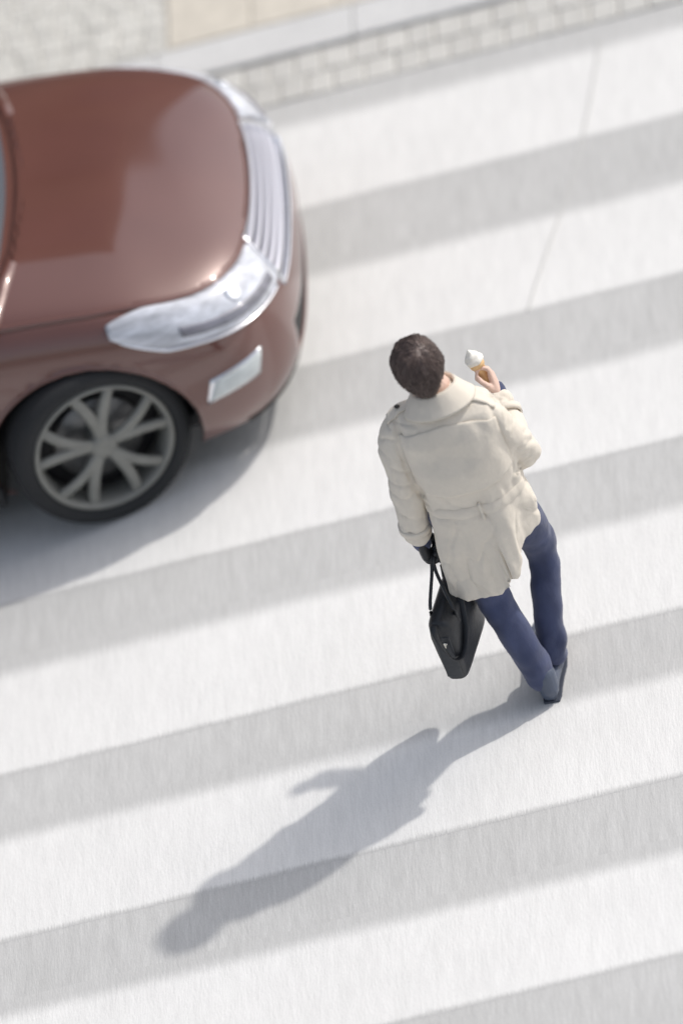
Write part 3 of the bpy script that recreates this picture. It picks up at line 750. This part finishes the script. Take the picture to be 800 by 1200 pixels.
def cf(p, n_):
    skirt = max(0, min(1, (1.0-p.z)/.2)); arm = 1 if (abs(p.x) > .20 and p.z > .84) or p.y > .16 else 0
    d = .010*fold(p, 7, 7, 9, 1) + .003*fold(p, 20, 20, 14, 5) - .005*max(0, 1-abs(fold(p, 8, 8, 6, 12))*6)**2
    waist = math.exp(-((p.z-1.02)/.07)**2); d += waist*.010*fold(p, 26, 26, 6, 11)*(1-arm)
    if arm: d += .007*fold(p, 9, 10, 11, 7) - .007*max(0, 1-abs(fold(p, 9, 11, 15, 2))*4)**2 + .002
    d += skirt*(.017*fold(p, 13, 13, 1.2, 4) + .008*fold(p, 30, 30, 2, 8))
    if p.y < .03: d -= .026*math.exp(-((p.x-.030-.05*(.8-p.z))/.009)**2)*max(0, min(1, (.90-p.z)/.2)); d += .008*math.exp(-((p.x-.052-.05*(.8-p.z))/.014)**2)*max(0, min(1, (.90-p.z)/.2))
    # crease where the arms leave the back
    if p.y < .02 and 1.05 < p.z < 1.42: d -= .010*math.exp(-((abs(p.x)-.178)/.012)**2)
    return d
displace(coat, cf)

def bvh_of(o):
    me = o.data; return BVHTree.FromPolygons([v.co for v in me.vertices], [tuple(p.vertices) for p in me.polygons])
CB = bvh_of(coat)
def onto(x, z, y0=-1.0, d=(0, 1, 0)):
    h = CB.ray_cast(Vector((x, y0, z)), Vector(d)); return h[0] if h[0] else None
def cloth_patch(fn, nu, nv, off, name, m=m_coat2, parent=man, center=None):
    """fn(u,v) -> (origin, direction) ray; result sits off above the coat"""
    v = []; ok = []
    for i in range(nu+1):
        for j in range(nv+1):
            o_, d = fn(i/nu, j/nv); o_, d = Vector(o_), Vector(d).normalized(); h = CB.ray_cast(o_, d)
            o2 = off(i/nu, j/nv) if callable(off) else off
            v.append((h[0]-d*o2) if h[0] else Vector((0, 0, -99)))
    f = []
    for i in range(nu):
        for j in range(nv):
            q = (i*(nv+1)+j, (i+1)*(nv+1)+j, (i+1)*(nv+1)+j+1, i*(nv+1)+j+1)
            if all(v[k].z > -9 for k in q): f.append(q)
    k_ = [p if p.z > -9 else Vector((0, 0, 1)) for p in v]
    o = new_obj(name, k_, f, m, parent)
    b = bmesh.new(); b.from_mesh(o.data); bmesh.ops.delete(b, geom=[q for q in b.verts if not q.link_faces], context='VERTS'); b.to_mesh(o.data); b.free()
    o.data.polygons.foreach_set('use_smooth', [True]*len(o.data.polygons))
    sd = o.modifiers.new('t', 'SOLIDIFY'); sd.thickness = .006; sd.offset = 0
    sm_ = o.modifiers.new('s', 'SMOOTH'); sm_.iterations = 2; o.modifiers.move(1, 0)
    return o
# storm flap over the shoulder blades
cloth_patch(lambda u, v: ((-.182+.36*v, -1, (1.40-.05*abs(2*v-1)**1.5)-(.30-.07*abs(2*v-1)**2.2)*u), (0, 1, 0)), 26, 34, lambda u, v: .001+.009*u*(1-abs(2*v-1)**6), 'storm_flap', m_coat)
# belt round the waist with a loose crease
bv = []
for i in range(5):
    z = 1.018-.0105*i
    for j in range(97):
        t = 2*math.pi*j/96; d = Vector((math.cos(t), math.sin(t), 0)); h = CB.ray_cast(Vector((0, 0, z)), d)
        lim = 1/math.sqrt((d.x/.184)**2+(d.y/.142)**2); r_ = min((h[0]-Vector((0, 0, z))).length if h[0] else lim, lim)
        bv.append(Vector((0, 0, z+.012*math.sin(t+.8)*0))+d*(r_+.004+(.002 if 0 < i < 4 else -.003)))
MB().add(bv, [(i*97+j, i*97+j+1, (i+1)*97+j+1, (i+1)*97+j) for i in range(4) for j in range(96)]).obj('belt', m_coat, man)
for x in (.02,):
    cloth_patch(lambda u, v, x=x: ((x-.007+.014*v, -1, 1.035-.08*u), (0, 1, 0)), 6, 2, .007, 'belt_loop', m_coat)
# collar: folded band standing round the neck
cv = []; n = 48; pr = [(.070, 1.455), (.064, 1.47), (.064, 1.498), (.071, 1.508), (.082, 1.500), (.098, 1.470), (.118, 1.440), (.123, 1.433), (.112, 1.430), (.09, 1.455), (.074, 1.48)]
for k, (r_, z) in enumerate(pr):
    for j in range(n+1):
        t = R(-90-150)+R(300)*j/n; c, s = math.cos(t), math.sin(t); back = max(0, -s)
        wob = .004*noise.noise(Vector((c*3, s*3, k*.2)))
        rr = r_*(1.0+.06*abs(c))+wob
        cv.append((rr*c*1.05-.006, rr*s*.98-.004, z-.02*(1-back)*(.6) + (.008*c) - (.03*max(0, s) if k > 3 else 0)))
cvf = [(k*(n+1)+j, k*(n+1)+j+1, ((k+1) % len(pr))*(n+1)+j+1, ((k+1) % len(pr))*(n+1)+j) for k in range(len(pr)) for j in range(n)]
MB().add(cv, cvf).obj('collar', m_coat2, man)
# epaulettes with a dark button
for s in (-1, 1):
    ep = cloth_patch(lambda u, v, s=s: ((s*(.085+(.125 if s<0 else .10)*u), -.03+.05*v-(-.01 if s<0 else .03), 3), (0, 0, -1)), 12, 4, lambda u, v: .008, 'epaulette')
    for xx, yy in (((.10, .005), (.158, .004)) if s < 0 else ((.095, -.035),)):
        h = CB.ray_cast(Vector((s*xx, yy, 3)), Vector((0, 0, -1)))[0]
        MB().add(*ellip(h+ZV*.015, (.0105, .0105, .006), 8)).obj('button', m_button, ep)
# cuff straps
def strap_ring(L, i, t, rad, name, m, w=.014):
    p = Vector(L[i][:3]); q = Vector(L[i+1][:3]); c = p.lerp(q, t); d = (q-p).normalized(); a, b = frame(d); v = []; n = 40
    for (dr, dz) in ((0, -w), (.007, -w*.9), (.007, w*.9), (0, w)):
        for j in range(n): th = 2*math.pi*j/n; v.append(c+d*dz+(a*math.cos(th)+b*math.sin(th))*(rad+dr))
    MB().add(v, [(k*n+j, k*n+(j+1) % n, (k+1)*n+(j+1) % n, (k+1)*n+j) for k in range(3) for j in range(n)]).obj(name, m, man)
    return c, a, b
strap_ring(slL, 4, .72, .0535, 'cuff_strap', m_coat2); strap_ring(slR, 4, .55, .0515, 'cuff_strap', m_coat2)
MB().add(*ellip((-.300, -.012, .90), (.006, .012, .014), 8)).obj('button', m_button, man)
# dark jacket cuffs showing at the wrists
def cuff(a, b, r_, name):
    a, b = Vector(a), Vector(b); MB().add(*tube([a, b], [r_, r_*.94], 22)).obj(name, m_navy, man)
a = Vector(slR[-1][:3]); w = Vector(HR['w']); d = (w-a).normalized(); cuff(a+d*.012, a+d*.052, .033, 'jacket_cuff')
cuff((-.252, .016, .82), (-.250, .018, .80), .036, 'jacket_cuff')
# black glove on the hand that carries the bag
gl = hand_parts(**{**HL}); ct_ = Vector(HL['w'])
glo = gl.obj('glove', m_black, man, fix=False); 
glo.data.materials.clear(); glo.data.materials.append(m_black)
remesh(glo, .0035, 1); displace(glo, lambda p, n_: .0065)

# ------------------------------------------------------------------ the briefcase
bag = tag(empty('briefcase', (-.222, -.035, .325)), 'slim black leather briefcase with long handles in the gloved left hand', 'briefcase')
RB = Matrix.Rotation(R(-15), 3, 'Z') @ Matrix.Rotation(R(2), 3, 'Y')
bag.rotation_euler = RB.to_euler()
def bagbody():
    v = []; n = 40; L, H = .185, .30
    levels = [(0, .84, .034), (.004, .92, .040), (.02, .94, .043), (.12, .98, .051), (.20, 1.0, .056), (.26, 1.0, .048), (.282, .97, .030), (.287, .95, .012)]
    for (z, ky, w) in levels:
        for j in range(n):
            t = 2*math.pi*j/n; c, s = math.cos(t), math.sin(t)
            v.append((w*math.copysign(abs(c)**.35, c)*(1-.25*(abs(s)**8)), L*ky*math.copysign(abs(s)**.35, s), z))
    return v, [(i*n+j, i*n+(j+1) % n, (i+1)*n+(j+1) % n, (i+1)*n+j) for i in range(len(levels)-1) for j in range(n)]+[tuple(range(n))[::-1], tuple((len(levels)-1)*n+j for j in range(n))]
bb = MB().add(*bagbody()).obj('case', m_black, bag)
MB().add(*box((0, -.177, .12), (.058, .010, .20), Matrix.Rotation(R(3), 3, 'X'), bev=.004)).obj('gusset', m_bagside, bag)
MB().add(*box((.004, -.190, .180), (.014, .006, .034), Matrix.Rotation(R(25), 3, 'Y'), .003)).obj('buckle', m_metal, bag)
# hand position in bag space
inv = (Matrix.Translation(bag.location) @ RB.to_4x4()).inverted()
hd = inv @ (Vector(HL['w'])+Vector((.028, .0, -.088)))
for s in (-1, 1):
    pts = spline([(s*.050, -.10, .22), (s*.040, -.10, .30), (hd.x+s*.008, hd.y-.055, hd.z-.05), (hd.x+s*.005, hd.y-.03, hd.z-.006), (hd.x+s*.004, hd.y, hd.z), (hd.x+s*.005, hd.y+.03, hd.z-.006), (hd.x+s*.008, hd.y+.055, hd.z-.05), (s*.040, .10, .30), (s*.050, .10, .22)], 6)
    MB().add(*tube(pts, [.0065]*len(pts), 10)).obj('handle', m_black, bag)
# shoulder strap drooping against the rear end
pts = spline([(-.014, -.165, .275), (-.010, -.205, .27), (.008, -.215, .20), (.030, -.205, .13), (.052, -.165, .12), (.064, -.10, .19), (.050, -.03, .275)], 8)
MB().add(*tube(pts, [(.012, .0025)]*len(pts), 8)).obj('shoulder_strap', m_black, bag)

# ------------------------------------------------------------------ the ice cream
gc = Vector(HR['w'])+HR['f']*.092+HR['n_']*.024-ZV*.008
ax = (ZV*.95+Vector((-.22, .12, 0))).normalized()
ice = tag(empty('ice_cream_cone', gc), 'small white ice cream in an orange wafer cone held in the right hand', 'ice cream')
a_, b_2 = frame(ax)
def lat(prof, wav=0):
    v = []; n = 36
    for k, (z, r_) in enumerate(prof):
        for j in range(n):
            t = 2*math.pi*j/n; rr = r_*(1+wav*math.cos(5*t+k*.9)); v.append(ax*z+(a_*math.cos(t)+b_2*math.sin(t))*rr)
    return v, [(i*n+j, i*n+(j+1) % n, (i+1)*n+(j+1) % n, (i+1)*n+j) for i in range(len(prof)-1) for j in range(n)]
MB().add(*lat([(-.060, .002), (-.058, .006), (.0, .017), (.048, .024), (.050, .028), (.066, .030), (.070, .028), (.062, .002)])).obj('cone', m_wafer, ice)
MB().add(*lat([(.062, .002), (.063, .026), (.069, .033), (.079, .035), (.087, .031), (.090, .027), (.096, .027), (.104, .021), (.108, .014), (.114, .012), (.122, .004), (.124, .001)], .06)).obj('ice_cream', m_cream, ice)
